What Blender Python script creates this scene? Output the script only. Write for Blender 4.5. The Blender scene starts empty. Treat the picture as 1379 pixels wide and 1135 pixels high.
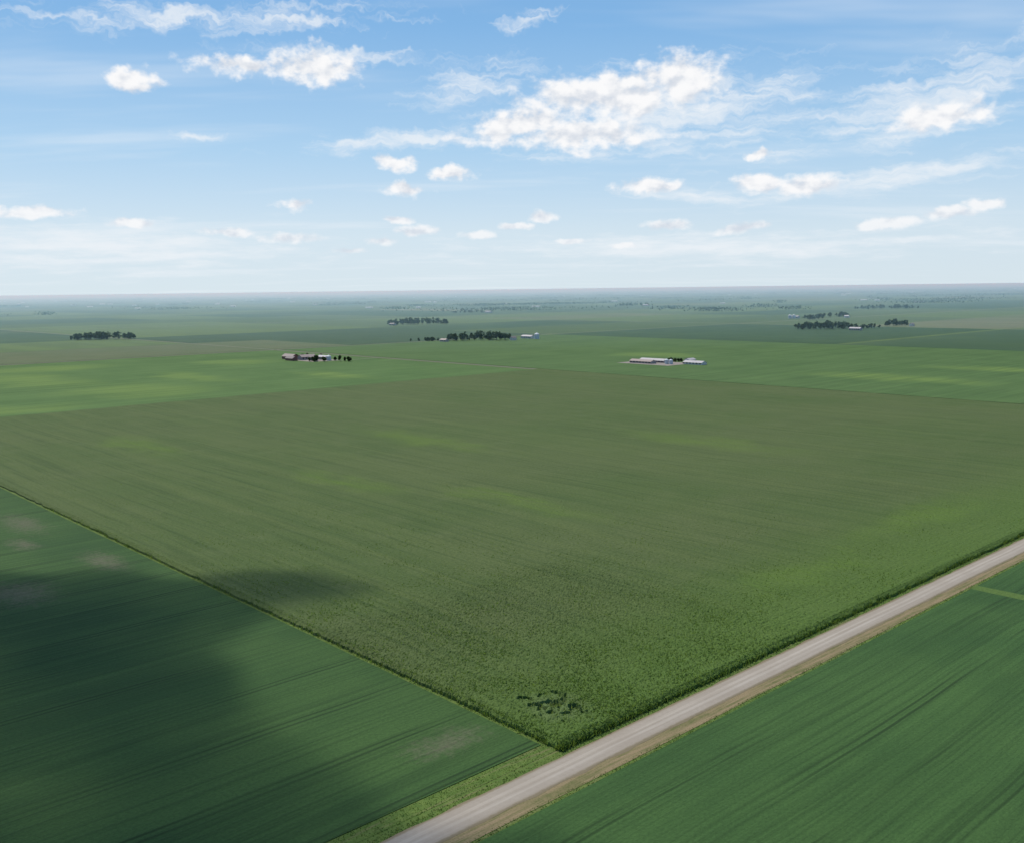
import bpy, math, random
import numpy as np
from mathutils import Vector, Matrix, noise as mn
rng=np.random.default_rng(7); random.seed(7)
scn=bpy.context.scene
scn.view_settings.view_transform='Standard'; scn.view_settings.look='None'; scn.view_settings.exposure=0
R=math.radians
# ---- local survey frame: origin = near corner of the corn field, s along the road, t along the west edge
A=Vector((11.2,231.3,0)); PHI=R(42.6)
M=Matrix.Translation(A)@Matrix.Rotation(PHI,4,'Z')
def W(s,t,z=0): return M@Vector((s,t,z))
SUN_EL=58; SUN_AZ=-35   # azimuth measured from +Y towards +X

# ---------------------------------------------------------------- node helper
class G:
    def __init__(s,nt): s.nt=nt
    def put(s,k,v):
        if v is None: return
        if isinstance(v,bpy.types.NodeSocket): s.nt.links.new(v,k)
        else: k.default_value=v
    def node(s,t,**p):
        n=s.nt.nodes.new(t)
        for k,v in p.items(): setattr(n,k,v)
        return n
    def m(s,op,a,b=None,c=None,clamp=False):
        n=s.node('ShaderNodeMath',operation=op,use_clamp=clamp)
        s.put(n.inputs[0],a); s.put(n.inputs[1],b)
        if c is not None: s.put(n.inputs[2],c)
        return n.outputs[0]
    def vm(s,op,a,b=None):
        n=s.node('ShaderNodeVectorMath',operation=op)
        s.put(n.inputs[0],a); s.put(n.inputs[1],b)
        return n.outputs['Value'] if op in('LENGTH','DOT_PRODUCT') else n.outputs['Vector']
    def scale(s,a,f):
        n=s.node('ShaderNodeVectorMath',operation='SCALE'); s.put(n.inputs[0],a); s.put(n.inputs['Scale'],f); return n.outputs['Vector']
    def noise(s,v,sc=1,de=3,ro=.5,di=0,color=False):
        n=s.node('ShaderNodeTexNoise',noise_dimensions='2D'); s.put(n.inputs['Vector'],v)
        n.inputs['Scale'].default_value=sc; n.inputs['Detail'].default_value=de
        n.inputs['Roughness'].default_value=ro; n.inputs['Distortion'].default_value=di
        return n.outputs['Color'] if color else n.outputs[0]
    def map(s,v,loc=(0,0,0),rot=0,sc=(1,1,1),typ='POINT'):
        n=s.node('ShaderNodeMapping',vector_type=typ); s.put(n.inputs['Vector'],v)
        n.inputs['Location'].default_value=loc; n.inputs['Rotation'].default_value=(0,0,rot); n.inputs['Scale'].default_value=sc
        return n.outputs[0]
    def mix(s,f,a,b,blend='MIX'):
        n=s.node('ShaderNodeMix',data_type='RGBA',blend_type=blend)
        s.put(n.inputs[0],f)
        for i,v in((6,a),(7,b)):
            if isinstance(v,(tuple,list)) and len(v)==3: v=(*v,1)
            s.put(n.inputs[i],v)
        return n.outputs[2]
    def ss(s,x,lo,hi,a=0.,b=1.):
        n=s.node('ShaderNodeMapRange',interpolation_type='SMOOTHSTEP')
        s.put(n.inputs[0],x); n.inputs[1].default_value=lo; n.inputs[2].default_value=hi
        n.inputs[3].default_value=a; n.inputs[4].default_value=b
        return n.outputs[0]
    def blobs(s,v,items):
        """largest (1-distance) over rotated ellipses (x,y,rx,ry,rotdeg)"""
        d=None
        for (x,y,rx,ry,ro) in items:
            if ro: l=s.vm('LENGTH',s.map(v,(x,y,0),R(ro),(rx,ry,1),'TEXTURE'))
            else:
                n=s.node('ShaderNodeVectorMath',operation='MULTIPLY_ADD'); s.put(n.inputs[0],v)
                n.inputs[1].default_value=(1/rx,1/ry,0); n.inputs[2].default_value=(-x/rx,-y/ry,0)
                l=s.vm('LENGTH',n.outputs[0])
            d=l if d is None else s.m('MINIMUM',d,l)
        return s.m('SUBTRACT',1.0,d)
    def warp(s,v,sc,amt,de=2):
        return s.vm('ADD',v,s.scale(s.vm('SUBTRACT',s.noise(v,sc,de,color=True),(.5,.5,.5)),amt))

def material(name,rough=.9,spec=.15):
    m=bpy.data.materials.new(name); m.use_nodes=True
    nt=m.node_tree; b=nt.nodes['Principled BSDF']
    b.inputs['Roughness'].default_value=rough; b.inputs['Specular IOR Level'].default_value=spec
    return m,G(nt),b
def bump(g,b,h,st,di):
    n=g.node('ShaderNodeBump'); n.inputs['Strength'].default_value=st; n.inputs['Distance'].default_value=di
    g.put(n.inputs['Height'],h); g.put(b.inputs['Normal'],n.outputs[0])
def objco(g):
    return g.node('ShaderNodeTexCoord').outputs['Object']
def sep(g,v):
    n=g.node('ShaderNodeSeparateXYZ'); g.put(n.inputs[0],v); return n.outputs
def comb(g,x,y,z=0.):
    n=g.node('ShaderNodeCombineXYZ'); g.put(n.inputs[0],x); g.put(n.inputs[1],y); g.put(n.inputs[2],z); return n.outputs[0]

def mesh_obj(name,verts,faces,mat,local=True,smooth=False,parent=None):
    me=bpy.data.meshes.new(name)
    me.from_pydata([tuple(v) for v in verts] if not isinstance(verts,np.ndarray) else verts.tolist(),[],faces if isinstance(faces,list) else faces.tolist())
    if isinstance(mat,list):
        for x in mat: me.materials.append(x)
    elif mat: me.materials.append(mat)
    o=bpy.data.objects.new(name,me); scn.collection.objects.link(o)
    if local: o.matrix_world=M
    if smooth: me.polygons.foreach_set('use_smooth',[True]*len(me.polygons))
    if parent: o.parent=parent
    return o
def sheet(name,s0,s1,t0,t1,z,mat):
    return mesh_obj(name,[(s0,t0,z),(s1,t0,z),(s1,t1,z),(s0,t1,z)],[(0,1,2,3)],mat)

# ---------------------------------------------------------------- materials
def corn_mat():
    m,g,b=material('corn_canopy'); co=objco(g); x,y,_=sep(g,co)
    cw=g.warp(co,.006,7)
    s1=g.noise(g.map(cw,sc=(1/13,1/600,1)),1,3,.6)
    s2=g.noise(g.map(cw,sc=(1/2.6,1/150,1)),1,2,.6)
    hd=g.noise(g.map(co,sc=(1/90,1/2.0,1)),1,2,.6)      # headland rows run along the road
    head=g.ss(g.m('ADD',y,g.m('MULTIPLY',g.noise(co,.05,2),14)),22,32)
    rows=g.m('ADD',g.m('MULTIPLY',s2,head),g.m('MULTIPLY',hd,g.m('SUBTRACT',1.,head)))
    big=g.noise(co,.006,4,.6); mid=g.noise(co,.05,4,.65); fine=g.noise(co,.8,3,.75)
    c=g.mix(g.ss(big,.35,.65),(.074,.110,.030),(.090,.118,.038))
    c=g.mix(g.ss(s1,.35,.75,0.,.5),c,(.108,.138,.042))
    c=g.mix(g.m('MULTIPLY',g.ss(rows,.45,.75),.55),c,(.044,.074,.020))
    c=g.mix(g.m('MULTIPLY',g.ss(mid,.5,.75),.3),c,(.115,.14,.052))
    cw2=g.warp(co,.03,45,4)
    bl=g.blobs(cw2,[(283,425,22,95,0),(185,217,14,70,0),(420,263,28,90,0),(150,330,16,60,0),(120,560,20,80,0),(300,45,80,16,0),(180,35,60,12,0)])
    c=g.mix(g.m('MULTIPLY',g.ss(bl,-.25,1.),g.ss(s2,.25,.65,.15,.6)),c,(.118,.185,.024))
    c=g.mix(g.m('MULTIPLY',g.ss(y,0,90,.85,0.),.8),c,(.082,.146,.022))
    c=g.mix(g.ss(fine,.35,.75,.0,.55),c,(.028,.052,.010))
    wd=g.blobs(g.warp(co,.15,8,3),[(15,15,10,11,0)])
    c=g.mix(g.m('MULTIPLY',g.ss(wd,-.2,.5),.7),c,(.10,.14,.045))
    g.put(b.inputs['Base Color'],c)
    bump(g,b,g.m('ADD',fine,g.m('MULTIPLY',rows,.8)),.7,.8)
    return m
def soy_mat(name,base,light,tram=27.,off=0.,bare=(),grass=(),streak=.35,yel=(),tw=1.):
    m,g,b=material(name); co=objco(g)
    cw=g.warp(co,.01,4)
    x,y,_=sep(g,cw)
    s1=g.noise(g.map(cw,sc=(1/400,1/9,1)),1,3,.6); s2=g.noise(g.map(cw,sc=(1/120,1/1.5,1)),1,2,.6)
    big=g.noise(co,.012,4,.6); fine=g.noise(co,1.1,3,.7)
    c=g.mix(g.ss(big,.3,.7),base,light)
    c=g.mix(g.m('MULTIPLY',g.ss(s1,.35,.75),streak),c,tuple(v*1.3 for v in light))
    c=g.mix(g.m('MULTIPLY',g.ss(s2,.4,.75),.38),c,tuple(v*.5 for v in base))
    md=g.m('MODULO',g.m('ADD',y,5400.+off),tram)
    for k in (9.,11.2):
        d=g.m('ABSOLUTE',g.m('SUBTRACT',md,k))
        c=g.mix(g.m('MULTIPLY',g.ss(d,.15,.6,tw,0.),g.ss(g.noise(g.map(co,sc=(.012,.05,1)),1,3),.35,.65,.15,.85)),c,tuple(v*.4 for v in base))
    if yel:
        bl=g.blobs(g.warp(co,.012,80,5),yel)
        c=g.mix(g.m('MULTIPLY',g.ss(bl,-.8,.7),g.ss(s1,.3,.7,.35,.8)),c,(.15,.22,.045))
    if grass:
        c=g.mix(g.ss(g.m('ADD',g.blobs(co,grass),g.m('MULTIPLY',fine,.3)),.1,.4),c,(.085,.14,.03))
    if bare:
        bl=g.m('ADD',g.blobs(g.warp(co,.08,9,4),bare),g.m('MULTIPLY',g.m('SUBTRACT',g.noise(co,.4,5,.75),.5),2.4))
        c=g.mix(g.m('MULTIPLY',g.ss(bl,-.5,1.2),.55),c,(.15,.125,.09))
    c=g.mix(g.ss(fine,.3,.8,0.,.4),c,tuple(v*.5 for v in base))
    g.put(b.inputs['Base Color'],c)
    bump(g,b,g.m('ADD',fine,s2),.5,.4)
    return m
def ground_mat():
    m,g,b=material('farmland'); co=objco(g); x,y,_=sep(g,co)
    def cells(px,py,ox,oy):
        fx=g.m('FLOOR',g.m('DIVIDE',g.m('SUBTRACT',x,ox),px)); fy=g.m('FLOOR',g.m('DIVIDE',g.m('SUBTRACT',y,oy),py))
        n=g.node('ShaderNodeTexWhiteNoise',noise_dimensions='2D'); g.put(n.inputs['Vector'],comb(g,fx,fy,0.)); return n.outputs['Value']
    a=cells(805.,402.5,812.,-7.); a2=cells(402.5,805.,812.,-7.); sel=cells(805.,805.,812.,-7.)
    v=g.m('ADD',g.m('MULTIPLY',a,g.m('GREATER_THAN',sel,.5)),g.m('MULTIPLY',a2,g.m('LESS_THAN',sel,.5)))
    r=g.node('ShaderNodeValToRGB'); r.color_ramp.interpolation='CONSTANT'; g.put(r.inputs[0],v)
    cols=[(0,(.034,.072,.028)),(.22,(.060,.098,.030)),(.42,(.092,.136,.040)),(.58,(.042,.080,.034)),(.74,(.075,.114,.042)),(.88,(.118,.140,.062)),(.96,(.14,.148,.08))]
    e=r.color_ramp.elements
    e[0].position=0; e[0].color=(*cols[0][1],1); e[1].position=cols[1][0]; e[1].color=(*cols[1][1],1)
    for p,c in cols[2:]:
        k=e.new(p); k.color=(*c,1)
    c=r.outputs[0]
    c=g.mix(g.ss(g.noise(co,.004,4,.6),.35,.7,0.,.35),c,(.08,.12,.04))
    c=g.mix(g.ss(g.noise(g.map(co,sc=(1/60,1/500,1)),1,3),.4,.7,0.,.3),c,(.04,.07,.03))
    # section roads (every mile) and their grass ditches
    for ax,o in((x,812.),(y,-7.)):
        f=g.m('MODULO',g.m('ADD',g.m('SUBTRACT',ax,o),161000.+20),1610.)
        d=g.m('ABSOLUTE',g.m('SUBTRACT',f,20.))
        c=g.mix(g.ss(d,8,11,1.,0.),c,(.09,.12,.04))
        c=g.mix(g.ss(d,3.,4.,1.,0.),c,(.24,.22,.17))
    g.put(b.inputs['Base Color'],c)
    return m
def grass_mat(name='verge_grass',c1=(.070,.120,.022),c2=(.115,.165,.035),c3=(.17,.15,.07),dead=.25):
    m,g,b=material(name); co=objco(g)
    n=g.noise(co,.35,4,.7); c=g.mix(g.ss(n,.3,.7),c1,c2)
    c=g.mix(g.ss(g.noise(co,.09,3,.6),.4,.7,0.,.5),c,c1)
    c=g.mix(g.ss(g.noise(g.map(co,sc=(1/24,1/1.1,1)),1,3,.6),.75-dead,1.-dead*.6),c,c3)
    c=g.mix(g.ss(g.noise(co,2.5,2),.4,.8,0.,.35),c,tuple(v*.4 for v in c1))
    g.put(b.inputs['Base Color'],c); bump(g,b,n,.5,.3); return m
def gravel_mat():
    m,g,b=material('gravel'); co=objco(g); x,y,_=sep(g,co)
    wob=g.m('MULTIPLY',g.m('SUBTRACT',g.noise(g.map(co,sc=(.02,.0,1)),1,2),.5),1.2)
    d=g.m('ABSOLUTE',g.m('ADD',g.m('ADD',y,7.),wob))
    n=g.noise(co,.8,5,.7); st=g.noise(g.map(co,sc=(1/40,1/.7,1)),1,3,.6)
    c=g.mix(n,(.26,.22,.175),(.355,.305,.25))
    tr=g.m('ABSOLUTE',g.m('SUBTRACT',d,1.0))
    c=g.mix(g.ss(tr,.2,.8,.6,0.),c,(.41,.36,.30))
    c=g.mix(g.ss(st,.4,.75,0.,.4),c,(.24,.195,.15))
    c=g.mix(g.ss(g.noise(co,.07,3),.4,.7,0.,.3),c,(.26,.215,.17))
    c=g.mix(g.ss(g.m('ADD',d,n),3.7,4.8,0.,.9),c,(.17,.135,.08))
    g.put(b.inputs['Base Color'],c); bump(g,b,n,.3,.1); return m
def leaf_mat(name,a,b_,sc=.15,trans=0.):
    m,g,b=material(name,.7,.2); co=objco(g)
    c=g.mix(g.ss(g.noise(co,sc,3,.6),.35,.65),a,b_)
    gi=g.node('ShaderNodeNewGeometry'); c=g.mix(g.m('MULTIPLY',gi.outputs['Random Per Island'],.5),c,tuple(v*.5 for v in a))
    g.put(b.inputs['Base Color'],c)
    if trans:
        t=g.node('ShaderNodeBsdfTranslucent'); g.put(t.inputs[0],g.mix(1.,c,(1.5,1.5,1.1),'MULTIPLY'))
        mx=g.node('ShaderNodeMixShader'); mx.inputs[0].default_value=trans
        g.put(mx.inputs[1],b.outputs[0]); g.put(mx.inputs[2],t.outputs[0])
        g.put(g.nt.nodes['Material Output'].inputs[0],mx.outputs[0])
    return m
def plain(name,col,rough=.6,var=.15,sc=.4):
    m,g,b=material(name,rough,.3); co=objco(g)
    g.put(b.inputs['Base Color'],g.mix(g.m('MULTIPLY',g.noise(co,sc,4,.6),var*2),col,tuple(v*.6 for v in col))); return m
def metal_roof(name,col):
    m,g,b=material(name,.55,.3); co=objco(g)
    w=g.node('ShaderNodeTexWave'); g.put(w.inputs['Vector'],co); w.inputs['Scale'].default_value=1.0
    c=g.mix(g.m('MULTIPLY',w.outputs['Fac'],.15),col,tuple(v*.6 for v in col))
    c=g.mix(g.ss(g.noise(co,.2,4),.5,.8,0,.3),c,(.25,.2,.16))
    g.put(b.inputs['Base Color'],c); return m

CORN=corn_mat(); GRASS=grass_mat()
DRY=grass_mat('dry_verge_grass',(.10,.11,.035),(.17,.145,.065),(.25,.185,.105),.48)
GRAVEL=gravel_mat()
BLADE=leaf_mat('corn_leaf',(.078,.138,.024),(.128,.190,.036),.25,.5)
GB=leaf_mat('grass_blade',(.085,.14,.028),(.14,.19,.05),.3,.5)
LEAF=leaf_mat('tree_leaf',(.026,.050,.022),(.058,.092,.034),.12,.35)
BARK=plain('bark',(.09,.065,.045))
WHITE=plain('white_siding',(.60,.58,.55)); REDW=plain('red_siding',(.24,.11,.09)); GREYW=plain('grey_siding',(.34,.30,.28))
ROOFL=metal_roof('pale_metal_roof',(.44,.40,.39)); ROOFD=metal_roof('dark_shingle',(.18,.14,.13)); ROOFB=metal_roof('brown_roof',(.30,.23,.20))
GLASS=plain('dark_window',(.03,.035,.04),.15); STEEL=metal_roof('galvanised_steel',(.5,.52,.54)); YARD=plain('yard_gravel',(.28,.235,.20),.9,.45,.05)

# ---------------------------------------------------------------- ground and fields
sheet('ground',-60000,60000,-60000,60000,0,ground_mat())
sheet('soybean_field',-800,-1.6,5.5,832,.25,soy_mat('soy_west',(.029,.070,.019),(.046,.094,.024),27,3,
      bare=[(-21,363,8,26,0),(-17,261,7,20,0),(-58,237,12,18,0),(-18,23,11,6,0),(-34,318,5,14,0)],tw=.85))
sheet('soybean_field',-800,805,-800,-17,.25,soy_mat('soy_south',(.033,.078,.021),(.052,.108,.028),18,5,
      grass=[(208,-32,3.5,40,0)],tw=.85))
sheet('soybean_field',0,800,838,1596,.25,soy_mat('soy_north',(.062,.122,.028),(.084,.148,.038),60,0,streak=.5,
      yel=[(300,1000,60,90,0),(250,1250,45,120,0),(420,1130,30,90,0),(600,1350,50,60,0),(560,1000,30,70,0),(330,1450,80,50,0),(90,900,80,35,0)]))
sheet('soybean_field',822,1590,0,1596,.25,soy_mat('soy_east',(.062,.116,.030),(.080,.138,.038),60,0,streak=.45,
      yel=[(1000,400,40,90,0),(1200,300,30,120,0),(1150,900,40,60,0)]))
sheet('fallow_field',-300,1000,1612,1995,.25,soy_mat('stubble',(.092,.122,.052),(.112,.132,.062),40,0))
sheet('corn_stubble_field',-2400,-10,1612,2400,.2,soy_mat('stubble2',(.06,.09,.035),(.085,.105,.048),40,0))
sheet('soybean_field',1600,2400,820,1600,.2,soy_mat('soy_far',(.038,.078,.032),(.052,.096,.038),40,0))
sheet('soybean_field',820,1600,1612,2400,.2,soy_mat('soy_far2',(.040,.078,.034),(.052,.092,.038),40,0))
# verges and road
sheet('roadside_verge',-1600,1590,-17.2,1.0,.05,GRASS)
sheet('dry_roadside_verge',-1600,1590,-15.6,-10.6,.12,DRY)
sheet('field_margin_grass',-1600,.6,.8,6.2,.10,GRASS)
sheet('field_margin_grass',-1.8,.6,5,836,.14,GRASS)
v=[];f=[]
prof=[(-11.6,.14),(-10.8,.22),(-7,.34),(-3.2,.22),(-2.4,.14)]
ss_=[-1600]+list(range(-120,420,4))+[1590]
for i,s in enumerate(ss_):
    for k,(t,z) in enumerate(prof):
        j=(mn.noise(Vector((s*.13,k*7.,0)))*.8) if k in(0,4) and -120<=s<=420 else 0
        v.append((s,t+j,z))
for i in range(len(ss_)-1):
    for k in range(4):
        a=i*5+k; f.append((a,a+5,a+6,a+1))
mesh_obj('gravel_road',v,f,GRAVEL)
FG=plain('far_gravel',(.20,.20,.14),.9,.3,.05)
def simple_road(s0,s1,t0,t1): return sheet('gravel_road',s0,s1,t0,t1,.35,FG)
simple_road(810,814,-2000,5000); simple_road(-4000,4500,1601,1605)
simple_road(700,810,1230,1234)

# ---------------------------------------------------------------- corn canopy (real height field)
def spaced(L):
    a=[-.25,0.]; st=.6; w=[0,.6]
    while a[-1]<L-8:
        a.append(a[-1]+st); w.append(st)
        if a[-1]>110: st=min(6,st*1.035)
    a+= [L,L+.25]; w+=[6,6]; return np.array(a),np.array(w)
sx,wx=spaced(805); ty,wy=spaced(832); ns,nt_=len(sx),len(ty)
S,T=np.meshgrid(sx,ty,indexing='ij'); WM=np.maximum(*np.meshgrid(wx,wy,indexing='ij'))
def gapmask(s,t):
    d=math.hypot((s-15)/8,(t-18)/9)
    if d>1.3: return 0
    return 1 if mn.noise(Vector((s*.3,t*.3,3.1)))*1.5+mn.noise(Vector((s*.9,t*.9,1.1)))*.6+.6-d*.9>.2 else 0
Z=np.zeros(S.shape)
rr=rng.random(S.shape)
for i in range(ns):
    for j in range(nt_):
        s,t=S[i,j],T[i,j]
        h=2.0+.35*mn.noise(Vector((s*.05,t*.05,0)))+.45*(rr[i,j]-.5)*min(1,(.7/max(WM[i,j],.6))**1.3)
        if s<40 and t<40 and gapmask(s,t): h=.6+.6*rr[i,j]
        e=min(s,t)
        if e<1.7: h*=.5+.5*max(e,0)/1.7
        Z[i,j]=h
Z[0,:]=Z[-1,:]=0; Z[:,0]=Z[:,-1]=0
jit=(rng.random((ns,nt_))-.5)
S2=S.copy();T2=T.copy()
S2[:2,:]+=jit[:1,:]*.9; T2[:,:2]+=jit[:,:1]*.9
V=np.stack([S2,T2,Z],-1).reshape(-1,3)
I,J=np.meshgrid(np.arange(ns-1),np.arange(nt_-1),indexing='ij'); a=(I*nt_+J).ravel()
F=np.stack([a,a+nt_,a+nt_+1,a+1],-1)
mesh_obj('corn_field',V,F,CORN)

def quads(P,w,h,up=.7,rngl=rng):
    """P (n,3) base points, blades of width w, height h, with random lean"""
    n=len(P); az=rngl.random(n)*6.283; az2=rngl.random(n)*6.283
    w=np.broadcast_to(w,n); h=np.broadcast_to(h,n)
    side=np.stack([np.cos(az),np.sin(az),np.zeros(n)],-1)*w[:,None]*.5
    lean=(1-up)*rngl.random(n)*1.6
    upv=np.stack([np.cos(az2)*lean,np.sin(az2)*lean,np.ones(n)],-1); upv/=np.linalg.norm(upv,axis=1)[:,None]; upv*=h[:,None]
    V=np.stack([P-side,P+side,P+side*.35+upv,P-side*.35+upv],1).reshape(-1,3)
    F=np.arange(n*4).reshape(-1,4); return V,F
# corn plants: ragged edges + scattered canopy tops thinning away from the corner
n=7000
s=rng.random(n)**1.5*420; e1=np.stack([s,rng.normal(.3,.5,n),np.zeros(n)],-1)
n=2500
t=rng.random(n)**1.4*400; e2=np.stack([rng.normal(.3,.5,n),t,np.zeros(n)],-1)
Vc,Fc=quads(np.concatenate([e1,e2]),.3,1.0+.8*rng.random(9500),.3)
n=40000
s=rng.exponential(85,n); t=rng.exponential(85,n)
keep=np.array([s[i]<780 and t[i]<800 and not(s[i]<40 and t[i]<40 and gapmask(s[i],t[i])) for i in range(n)])
P=np.stack([s,t,np.full(n,1.85)],-1)[keep]
V3,F3=quads(P,.4,.25+.45*rng.random(len(P)),-.4)
mesh_obj('corn_plants',np.concatenate([Vc,V3]),np.concatenate([Fc,F3+len(Vc)]),BLADE)
# grass
def scat(n,s0,s1,t0,t1,pw=1.5):
    s=s0+(rng.random(n)**pw)*(s1-s0); t=t0+rng.random(n)*(t1-t0); return np.stack([s,t,np.full(n,.05)],-1)
P=np.concatenate([scat(4000,-90,350,-2.4,-.2),scat(4000,-90,350,-17.2,-15),scat(2500,-90,0,.5,6.5,1.0),
   np.stack([rng.normal(-.6,.6,3000),5+rng.random(3000)*300,np.full(3000,.1)],-1)])
Vg,Fg=quads(P,.2+.2*rng.random(len(P)),.1+.3*rng.random(len(P)),-.3)
mesh_obj('roadside_grass',Vg,Fg,GB)
P=np.stack([rng.normal(14,4.5,700),rng.normal(13,6,700),np.full(700,1.0)],-1)
Vg,Fg=quads(P,.45,.3+.9*rng.random(700),.1); mesh_obj('weed_patch',Vg,Fg,leaf_mat('weed',(.09,.14,.035),(.16,.20,.065),.5,.5))

# ---------------------------------------------------------------- trees
def leaves(centers,rad,n,size):
    c=centers[rng.integers(0,len(centers),n)]; r=rad
    d=rng.normal(size=(n,3)); d/=np.linalg.norm(d,axis=1)[:,None]
    P=c+d*((.55+.5*rng.random(n))*r)[:,None]*np.array([1,1,.85])
    a=rng.normal(size=(n,3)); a/=np.linalg.norm(a,axis=1)[:,None]; b=np.cross(a,rng.normal(size=(n,3))); b/=np.linalg.norm(b,axis=1)[:,None]
    sz=(size*(.6+.8*rng.random(n)))[:,None]*.5
    V=np.stack([P-a*sz-b*sz,P+a*sz-b*sz*.6,P+a*sz*.8+b*sz,P-a*sz+b*sz*.7],1).reshape(-1,3)
    return V,np.arange(n*4).reshape(-1,4)
def trunk(x,y,h,r):
    V=[];F=[]
    def tube(p,q,r0,r1):
        o=len(V)
        for (c,rr_) in((p,r0),(q,r1)):
            for k in range(5): V.append((c[0]+rr_*math.cos(k*1.2566),c[1]+rr_*math.sin(k*1.2566),c[2]))
        for k in range(5): F.append((o+k,o+(k+1)%5,o+5+(k+1)%5,o+5+k))
    tube((x,y,-.2),(x,y,h*.6),r,r*.5)
    for k in range(4):
        a=random.random()*6.28; tube((x,y,h*(.25+.1*k)),(x+math.cos(a)*h*.25,y+math.sin(a)*h*.25,h*(.5+.1*k)),r*.4,r*.12)
    return V,F
def tree_cluster(name,X,Y,trees,nleaf=260,size=1.3):
    """trees: (dx,dy,height,crown radius)"""
    VV=[];FF=[];MI=[];o=0
    for dx,dy,h,cr in trees:
        V,F=trunk(dx,dy,h,h*.022)
        VV.append(np.array(V)); FF+= [tuple(np.array(q)+o) for q in F]; MI+=[1]*len(F); o+=len(V)
        k=7; cs=np.stack([dx+rng.normal(0,cr*.42,k),dy+rng.normal(0,cr*.42,k),h*(.30+.55*rng.random(k))],-1)
        cs[0]=(dx,dy,h*.85); V,F=leaves(cs,cr*.5,nleaf,size)
        V[:,2]=np.clip(V[:,2],.4,None)
        VV.append(V); FF+=(F+o).tolist(); MI+=[0]*len(F); o+=len(V)
    ob=mesh_obj(name,np.concatenate(VV),[tuple(int(i) for i in q) for q in FF],[LEAF,BARK],local=False)
    ob.data.polygons.foreach_set('material_index',MI); ob.location=(X,Y,0); return ob
def grove(X,Y,w,d,n,h,name='tree_grove',nleaf=220,size=1.7):
    tr=[]
    for i in range(n):
        x=random.uniform(-.5,.5)*w; y=random.uniform(-.5,.5)*d
        hh=h*random.uniform(.6,1.05)*(1-.35*abs(2*x/w)**3); tr.append((x,y,hh,hh*random.uniform(.28,.40)))
    return tree_cluster(name,X,Y,tr,nleaf,size)
grove(-1050,2516,160,70,64,20); grove(-315,3320,205,80,60,24); grove(-70,2240,150,60,56,21)
grove(-190,2225,80,25,16,10); grove(835,2585,160,80,58,22); grove(950,2580,60,30,12,14)
grove(1075,2725,75,40,20,20); grove(1165,3530,120,60,24,22); grove(1020,3300,70,40,14,20)
grove(1781,4640,270,90,40,24); grove(783,6220,230,90,30,24); grove(-187,4930,220,40,30,14)
# far tree masses
def far_masses(count,y0,y1,name,nl):
    VV=[];o=0
    for i in range(count):
        Y=math.sqrt(random.uniform(y0**2,y1**2)); X=random.uniform(-.66,.66)*Y
        w=random.choice([60,90,140,220,420,700]) ; hh=random.uniform(12,20); n=int(nl*(w/120+.4))
        P=np.stack([X+rng.normal(0,w*.33,n),Y+rng.normal(0,25,n),rng.random(n)**.8*hh],-1)
        V,_=leaves(P,2.5,n,5.0); V[:,2]=np.clip(V[:,2],0,None); VV.append(V)
    V=np.concatenate(VV); mesh_obj(name,V,np.arange(len(V)).reshape(-1,4),LEAF,local=False)
far_masses(20,4400,7500,'distant_trees',150); far_masses(330,7500,26000,'distant_trees',60)

# ---------------------------------------------------------------- buildings
def empty(name,s,t,rot):
    e=bpy.data.objects.new(name,None); scn.collection.objects.link(e)
    e.location=W(s,t,.3); e.rotation_euler=(0,0,PHI+R(rot)); return e
def gable(name,s,t,rot,L,Wd,h,rh,wall,roof,openings='house'):
    e=empty(name,s,t,rot); l=L/2; w=Wd/2
    V=[(-l,-w,0),(l,-w,0),(l,w,0),(-l,w,0),(-l,-w,h),(l,-w,h),(l,w,h),(-l,w,h),(-l,0,h+rh),(l,0,h+rh)]
    mesh_obj('walls',V,[(0,1,5,4),(2,3,7,6),(1,2,6,9,5),(3,0,4,8,7)],wall,False,parent=e)
    ov=.6; sl=rh/w; z0=h-ov*sl
    V=[];F=[]
    for sg in(-1,1):
        o=len(V); V+=[(-l-ov,sg*(w+ov),z0+.05),(l+ov,sg*(w+ov),z0+.05),(l+ov,0,h+rh+.05),(-l-ov,0,h+rh+.05)]
        V+=[(x,y,z+.25) for x,y,z in V[o:o+4]]
        F+=[(o,o+1,o+2,o+3),(o+4,o+5,o+6,o+7),(o,o+1,o+5,o+4),(o+1,o+2,o+6,o+5),(o+3,o,o+4,o+7)]
    mesh_obj('roof',V,F,roof,False,parent=e)
    V=[];F=[]
    def rect(x0,x1,z0_,z1_,sg):
        o=len(V); y=sg*(w+.04); V.extend([(x0,y,z0_),(x1,y,z0_),(x1,y,z1_),(x0,y,z1_)]); F.append((o,o+1,o+2,o+3))
    step=3.2 if openings=='house' else 6
    for sg in(-1,1):
        x=-l+1.2
        while x<l-2:
            if openings=='house':
                rect(x,x+1.1,1,2.4,sg)
                if h>4.5: rect(x,x+1.1,3.8,5.1,sg)
            else: rect(x,x+3.6,h*.35,h*.8,sg)
            x+=step
    mesh_obj('windows',V,F,GLASS,False,parent=e)
    dw,dh=(1.0,2.1) if openings=='house' else (3.6,min(3.6,h-.3))
    mesh_obj('door',[(l+.04,-dw/2,0),(l+.04,dw/2,0),(l+.04,dw/2,dh),(l+.04,-dw/2,dh)],[(0,1,2,3)],GREYW if wall is not GREYW else WHITE,False,parent=e)
    return e
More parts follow.
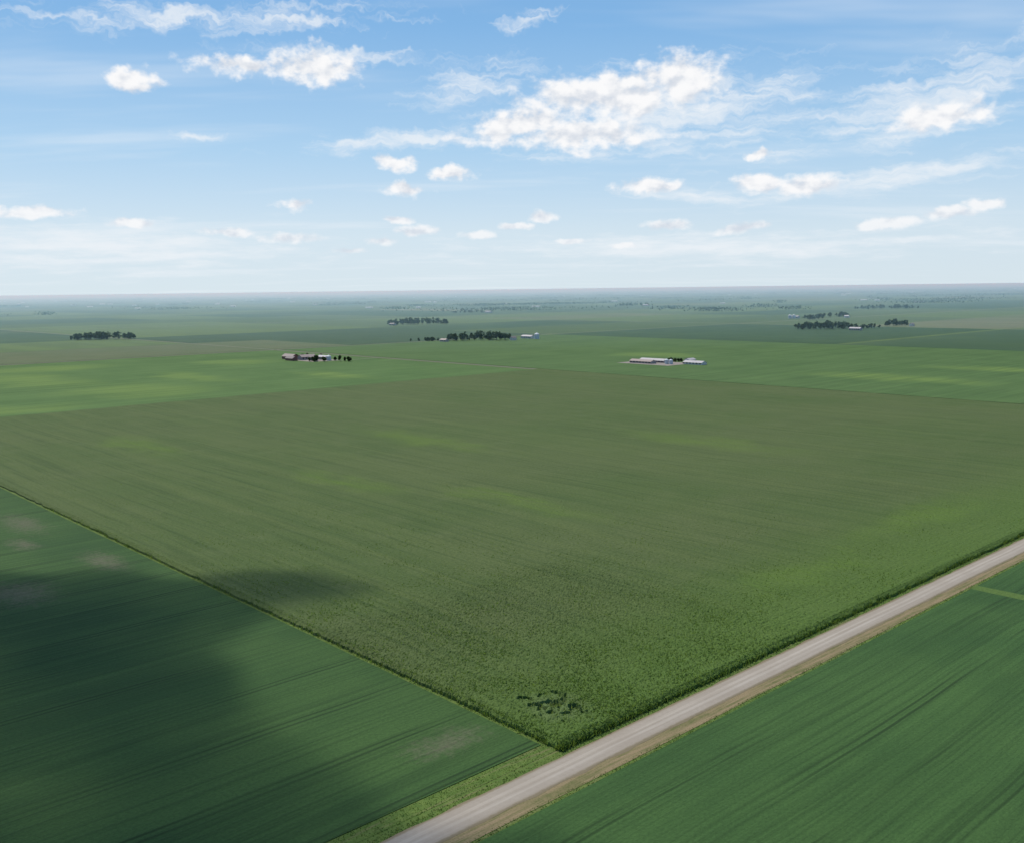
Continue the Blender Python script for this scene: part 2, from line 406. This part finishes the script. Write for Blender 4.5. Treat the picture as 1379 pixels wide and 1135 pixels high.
def grain_bin(s,t,r,h):
    e=empty('grain_bin',s,t,0); V=[];F=[];N=20
    for z,q in((0,r),(h,r),(h,r*1.03),(h+r*.55,r*.12),(h+r*.65,.02)):
        for k in range(N): V.append((q*math.cos(k*2*math.pi/N),q*math.sin(k*2*math.pi/N),z))
    for a in range(4):
        for k in range(N): F.append((a*N+k,a*N+(k+1)%N,(a+1)*N+(k+1)%N,(a+1)*N+k))
    mesh_obj('shell',V,F,STEEL,False,parent=e)
def yard(s0,s1,t0,t1): sheet('farm_yard',s0,s1,t0,t1,.3,YARD)
yard(975,1040,735,835)
gable('livestock_barn',995,800,90,42,13,3,2.4,GREYW,ROOFB,'barn')
gable('livestock_barn',1022,800,90,48,13,3,2.4,GREYW,ROOFL,'barn')
gable('livestock_barn',1022,722,90,34,13,3,2.4,WHITE,ROOFL,'barn')
gable('machine_shed',1050,752,0,16,10,4,2.2,WHITE,ROOFL,'barn')
grain_bin(1003,752,3,6); grain_bin(1003,760,3,6)
c=W(1045,775); grove(c.x,c.y,40,12,7,7)
yard(680,735,1240,1310)
gable('barn',690,1330,90,34,12,5,4,REDW,ROOFB,'barn'); gable('barn',705,1300,0,28,14,5,3.5,GREYW,ROOFB,'barn')
gable('farmhouse',700,1270,90,13,9,5.6,3,WHITE,ROOFD); gable('machine_shed',725,1278,90,26,13,4.5,2.5,GREYW,ROOFL,'barn')
gable('barn',675,1300,90,24,10,4,3,REDW,ROOFD,'barn')
grain_bin(717,1250,4,7)
c=W(708,1228); grove(c.x,c.y,75,25,15,11); c=W(722,1325); grove(c.x,c.y,60,20,7,9)
def at(X,Y):
    p=M.inverted()@Vector((X,Y,0)); return p.x,p.y
for (X,Y,nm,wm,rm,L,Wd,h) in [(5,2215,'farmhouse',WHITE,ROOFD,13,9,5.6),(40,2290,'machine_shed',WHITE,ROOFL,34,14,5),(-150,2190,'barn',GREYW,ROOFB,20,10,4),
    (880,2490,'machine_shed',GREYW,ROOFL,30,14,5),(1105,2690,'farmhouse',WHITE,ROOFD,13,9,5.6),(1010,3480,'machine_shed',WHITE,ROOFL,36,16,6),
    (1190,3460,'farmhouse',WHITE,ROOFL,16,10,6),(850,6150,'machine_shed',WHITE,ROOFL,40,20,7),(-110,4850,'machine_shed',WHITE,ROOFL,40,18,7),(-395,3270,'barn',GREYW,ROOFD,24,12,5)]:
    s_,t_=at(X,Y); gable(nm,s_,t_,90 if L>15 else 0,L,Wd,h,2.8,wm,rm,'house' if nm=='farmhouse' else 'barn')
for X,Y in[(985,3450),(1000,3452),(60,2260)]:
    s_,t_=at(X,Y); grain_bin(s_,t_,6,11)
V=[];F=[]
for i in range(80):
    Y=math.sqrt(random.uniform(4500**2,20000**2)); X=random.uniform(-.62,.62)*Y
    l=random.uniform(12,30);w=random.uniform(6,10);h=random.uniform(4,8);o=len(V)
    V+=[(X-l,Y-w,0),(X+l,Y-w,0),(X+l,Y+w,0),(X-l,Y+w,0),(X-l,Y-w,h),(X+l,Y-w,h),(X+l,Y+w,h),(X-l,Y+w,h),(X-l,Y,h+3),(X+l,Y,h+3)]
    F+=[tuple(o+k for k in q) for q in[(0,1,5,4),(2,3,7,6),(1,2,6,9,5),(3,0,4,8,7),(4,5,9,8),(6,7,8,9)]]
mesh_obj('distant_farm_buildings',V,F,WHITE,False)

# ---------------------------------------------------------------- cumulus overhead (out of frame) whose shadow lies on the west field
alt=1150; off=Vector((math.sin(R(SUN_AZ)),math.cos(R(SUN_AZ)),0))*(alt/math.tan(R(SUN_EL)))
import bmesh
bm=bmesh.new()
for (X,Y,rx,ry,rz) in[(-175,335,85,62,55),(-100,360,50,26,34),(-122,262,56,42,46),(-72,205,46,30,38),(-270,300,110,90,60),(-45,140,90,60,50),(-150,160,80,60,55)]:
    bmesh.ops.create_icosphere(bm,subdivisions=3,radius=1,matrix=Matrix.Translation(Vector((X,Y,alt))+off)@Matrix.Diagonal((rx,ry,rz,1)))
me=bpy.data.meshes.new('cumulus_cloud'); bm.to_mesh(me); bm.free()
cl=bpy.data.objects.new('cumulus_cloud',me); scn.collection.objects.link(cl)
r=cl.modifiers.new('r','REMESH'); r.mode='VOXEL'; r.voxel_size=8
tx=bpy.data.textures.new('cl','CLOUDS'); tx.noise_scale=38; tx.noise_depth=4
d=cl.modifiers.new('d','DISPLACE'); d.texture=tx; d.strength=42; d.mid_level=.55; d.texture_coords='GLOBAL'
m=bpy.data.materials.new('cloud_vapour'); m.use_nodes=True; nt=m.node_tree; nt.nodes.clear()
o=nt.nodes.new('ShaderNodeOutputMaterial'); vs=nt.nodes.new('ShaderNodeVolumeScatter'); vs.inputs['Density'].default_value=.018; vs.inputs['Color'].default_value=(1,1,1,1)
nt.links.new(vs.outputs[0],o.inputs['Volume']); me.materials.append(m)

# ---------------------------------------------------------------- low haze lying over the far plain (real scattering volume)
bm=bmesh.new(); bmesh.ops.create_cube(bm,size=1,matrix=Matrix.Translation((0,1800+21000,54))@Matrix.Diagonal((90000,42000,116,1)))
me=bpy.data.meshes.new('atmospheric_haze'); bm.to_mesh(me); bm.free()
hz=bpy.data.objects.new('atmospheric_haze',me); scn.collection.objects.link(hz)
m=bpy.data.materials.new('haze'); m.use_nodes=True; nt=m.node_tree; nt.nodes.clear()
o=nt.nodes.new('ShaderNodeOutputMaterial'); vs=nt.nodes.new('ShaderNodeVolumeScatter'); vs.inputs['Density'].default_value=.00012; vs.inputs['Color'].default_value=(.56,.90,1,1); vs.inputs['Anisotropy'].default_value=.3
nt.links.new(vs.outputs[0],o.inputs['Volume']); me.materials.append(m)

# ---------------------------------------------------------------- sky
w=bpy.data.worlds.new('World'); scn.world=w; w.use_nodes=True; nt=w.node_tree; nt.nodes.clear(); g=G(nt)
sky=g.node('ShaderNodeTexSky',sky_type='NISHITA',sun_disc=False,sun_elevation=R(SUN_EL),sun_rotation=R(SUN_AZ),altitude=300,air_density=1.0,dust_density=.6,ozone_density=2.0)
dirv=g.node('ShaderNodeTexCoord').outputs['Generated']
x,y,z=sep(g,dirv)
g.put(sky.inputs[0],g.vm('NORMALIZE',comb(g,x,y,g.m('MAXIMUM',z,.06))))
az=g.m('MULTIPLY',g.m('ARCTAN2',x,y),57.2958); el=g.m('MULTIPLY',g.m('ARCSINE',z),57.2958)
P=comb(g,az,el)
amp=g.m('MINIMUM',g.m('MAXIMUM',g.m('DIVIDE',el,12.),.12),1.3)
wA=g.scale(g.vm('SUBTRACT',g.noise(P,.7,3,.6,color=True),(.5,.5,.5)),g.m('MULTIPLY',amp,2.2))
Pw=g.vm('ADD',P,g.vm('MULTIPLY',wA,(1,.6,0)))
cum=[(-20.6,11.1,1.7,.75,0),(-10.7,12.2,2.6,1.2,0),(-14.6,12.1,3.2,.7,-4),(5.9,10.6,5.8,1.5,0),(9.7,11.3,2.9,1.7,0),(4.2,8.6,4.8,1.1,0),(.4,9.2,3.6,1.1,12),
 (-6.4,7.2,1.4,.55,0),(-3.4,6.6,1.5,.42,0),(-5.9,5.7,1.4,.45,0),(-6.4,4.05,1.,.28,0),(-5.3,3.4,1.5,.36,0),(-1.9,3.15,1.,.28,0),(1.8,4.1,1.,.42,0),(0.5,3.6,1.2,.28,0),
 (-7.3,2.85,1.,.28,0),(-12.1,4.8,1.3,.45,0),(-12.6,3.,1.9,.36,0),(-20.8,3.8,1.5,.3,0),(-25.4,4.3,2.2,.38,0),(-16,3.35,1.5,.3,0),(23.3,8.7,2.9,.9,4),
 (16.6,5.4,2.1,.7,0),(14.2,5.65,2.1,.6,0),(8.,5.7,2.,.55,0),(8.9,3.5,1.5,.32,0),(13.2,3.25,1.9,.34,6),(20.6,3.3,2.2,.36,4),(23.9,3.7,1.6,.38,0),(25.6,4.1,1.2,.33,0),
 (14,7.2,.9,.28,0),(3.6,2.7,1.1,.2,0),(6.6,2.4,.9,.18,0),(-9.1,2.3,1.1,.2,0)]
dm=g.blobs(Pw,cum)
nz=g.noise(g.map(P,sc=(1,1.5,1)),.75,6,.54)
nz2=g.noise(g.map(P,loc=(-.2,.7,0),sc=(1,1.5,1)),.75,3,.5)
dens=g.m('ADD',g.m('MULTIPLY',dm,1.5),g.m('MULTIPLY',g.m('SUBTRACT',nz,.5),2.3))
ac=g.ss(dens,-.15,.95)
# cirrus veils
cir=[(-16,14.4,10,.8,3),(-5.5,8.4,6.5,.6,4),(-2.1,11.5,3.5,1.2,10),(1.1,14.6,1.8,.5,20),(22.6,9.4,7.5,2.2,14),(14.6,10.7,2.8,1.,12),(21,5.6,8.,.8,5),(-17.3,8.4,1.5,.33,0),(-22,2.4,11,1.5,0),(12,2.2,16,.9,0),(10.5,5.1,4,.5,-6),(9,9.6,9,2.4,4),(-9,12.9,6,.4,-3)]
dc=g.blobs(Pw,cir)
cn=g.noise(g.map(Pw,rot=R(-8),sc=(.3,1.9,1)),.9,5,.6)
dcc=g.m('ADD',g.m('MULTIPLY',dc,.9),g.m('MULTIPLY',g.m('SUBTRACT',cn,.5),2.2))
ai=g.m('MULTIPLY',g.ss(dcc,-.2,1.2),.8)
win=g.m('MULTIPLY',g.ss(el,16,19,1.,0.),g.ss(g.m('ABSOLUTE',az),33,39,1.,0.))
gz=g.m('ADD',g.m('MAXIMUM',z,0.),.08)
pl=comb(g,g.m('DIVIDE',x,gz),g.m('DIVIDE',y,gz))
gn=g.noise(g.map(pl,rot=R(25),sc=(.5,1.6,1)),.8,4,.6)
gen=g.m('MULTIPLY',g.ss(gn,.48,.8),.35)
ram=g.node('ShaderNodeValToRGB'); g.put(ram.inputs[0],g.m('DIVIDE',el,60.,clamp=True))
e=ram.color_ramp.elements
e[0].position=0; e[0].color=(.70,.80,.87,1); e[1].position=1; e[1].color=(.07,.20,.50,1)
for p,c in((.05,(.66,.79,.90,1)),(.13,(.42,.65,.88,1)),(.24,(.22,.47,.80,1)),(.45,(.12,.31,.65,1))):
    k=e.new(p); k.color=c
skyc=g.mix(.85,g.mix(1.,sky.outputs[0],(.1,.1,.1),'MULTIPLY'),ram.outputs[0])
sky1=g.mix(gen,skyc,(.85,.90,.95))
lit=g.ss(g.m('ADD',g.m('MULTIPLY',g.m('SUBTRACT',nz,nz2),1.8),.66),0,1)
cc=g.mix(lit,(.66,.71,.79),(.96,.96,.97))
low=g.m('MULTIPLY',g.ss(el,.8,6.,.6,1.),win)
c1=g.mix(g.m('MULTIPLY',ai,win),sky1,(.86,.90,.94)); c2=g.mix(g.m('MULTIPLY',ac,low),c1,cc)
bgA=g.node('ShaderNodeBackground'); g.put(bgA.inputs[0],sky1)
bgB=g.node('ShaderNodeBackground'); g.put(bgB.inputs[0],c2)
mx=g.node('ShaderNodeMixShader')
g.put(mx.inputs[0],g.m('MULTIPLY',g.m('LESS_THAN',el,19.),g.m('LESS_THAN',g.m('ABSOLUTE',az),39.)))
g.put(mx.inputs[1],bgA.outputs[0]); g.put(mx.inputs[2],bgB.outputs[0])
o=g.node('ShaderNodeOutputWorld'); nt.links.new(mx.outputs[0],o.inputs[0])

# ---------------------------------------------------------------- sun + camera
L=bpy.data.lights.new('sun','SUN'); L.energy=4.2; L.angle=R(.5); L.color=(1,.95,.83)
so=bpy.data.objects.new('sun',L); scn.collection.objects.link(so)
dv=Vector((math.sin(R(SUN_AZ))*math.cos(R(SUN_EL)),math.cos(R(SUN_AZ))*math.cos(R(SUN_EL)),math.sin(R(SUN_EL))))
so.rotation_euler=dv.to_track_quat('Z','Y').to_euler(); so.location=(0,0,500)
cam=bpy.data.cameras.new('camera'); co_=bpy.data.objects.new('camera',cam); scn.collection.objects.link(co_)
cam.sensor_width=36; cam.lens=34.2; cam.clip_start=1; cam.clip_end=400000
co_.matrix_world=Matrix.Translation((0,0,115))@Matrix.Rotation(R(90-7.72),4,'X')@Matrix.Rotation(R(-.72),4,'Z')
scn.camera=co_
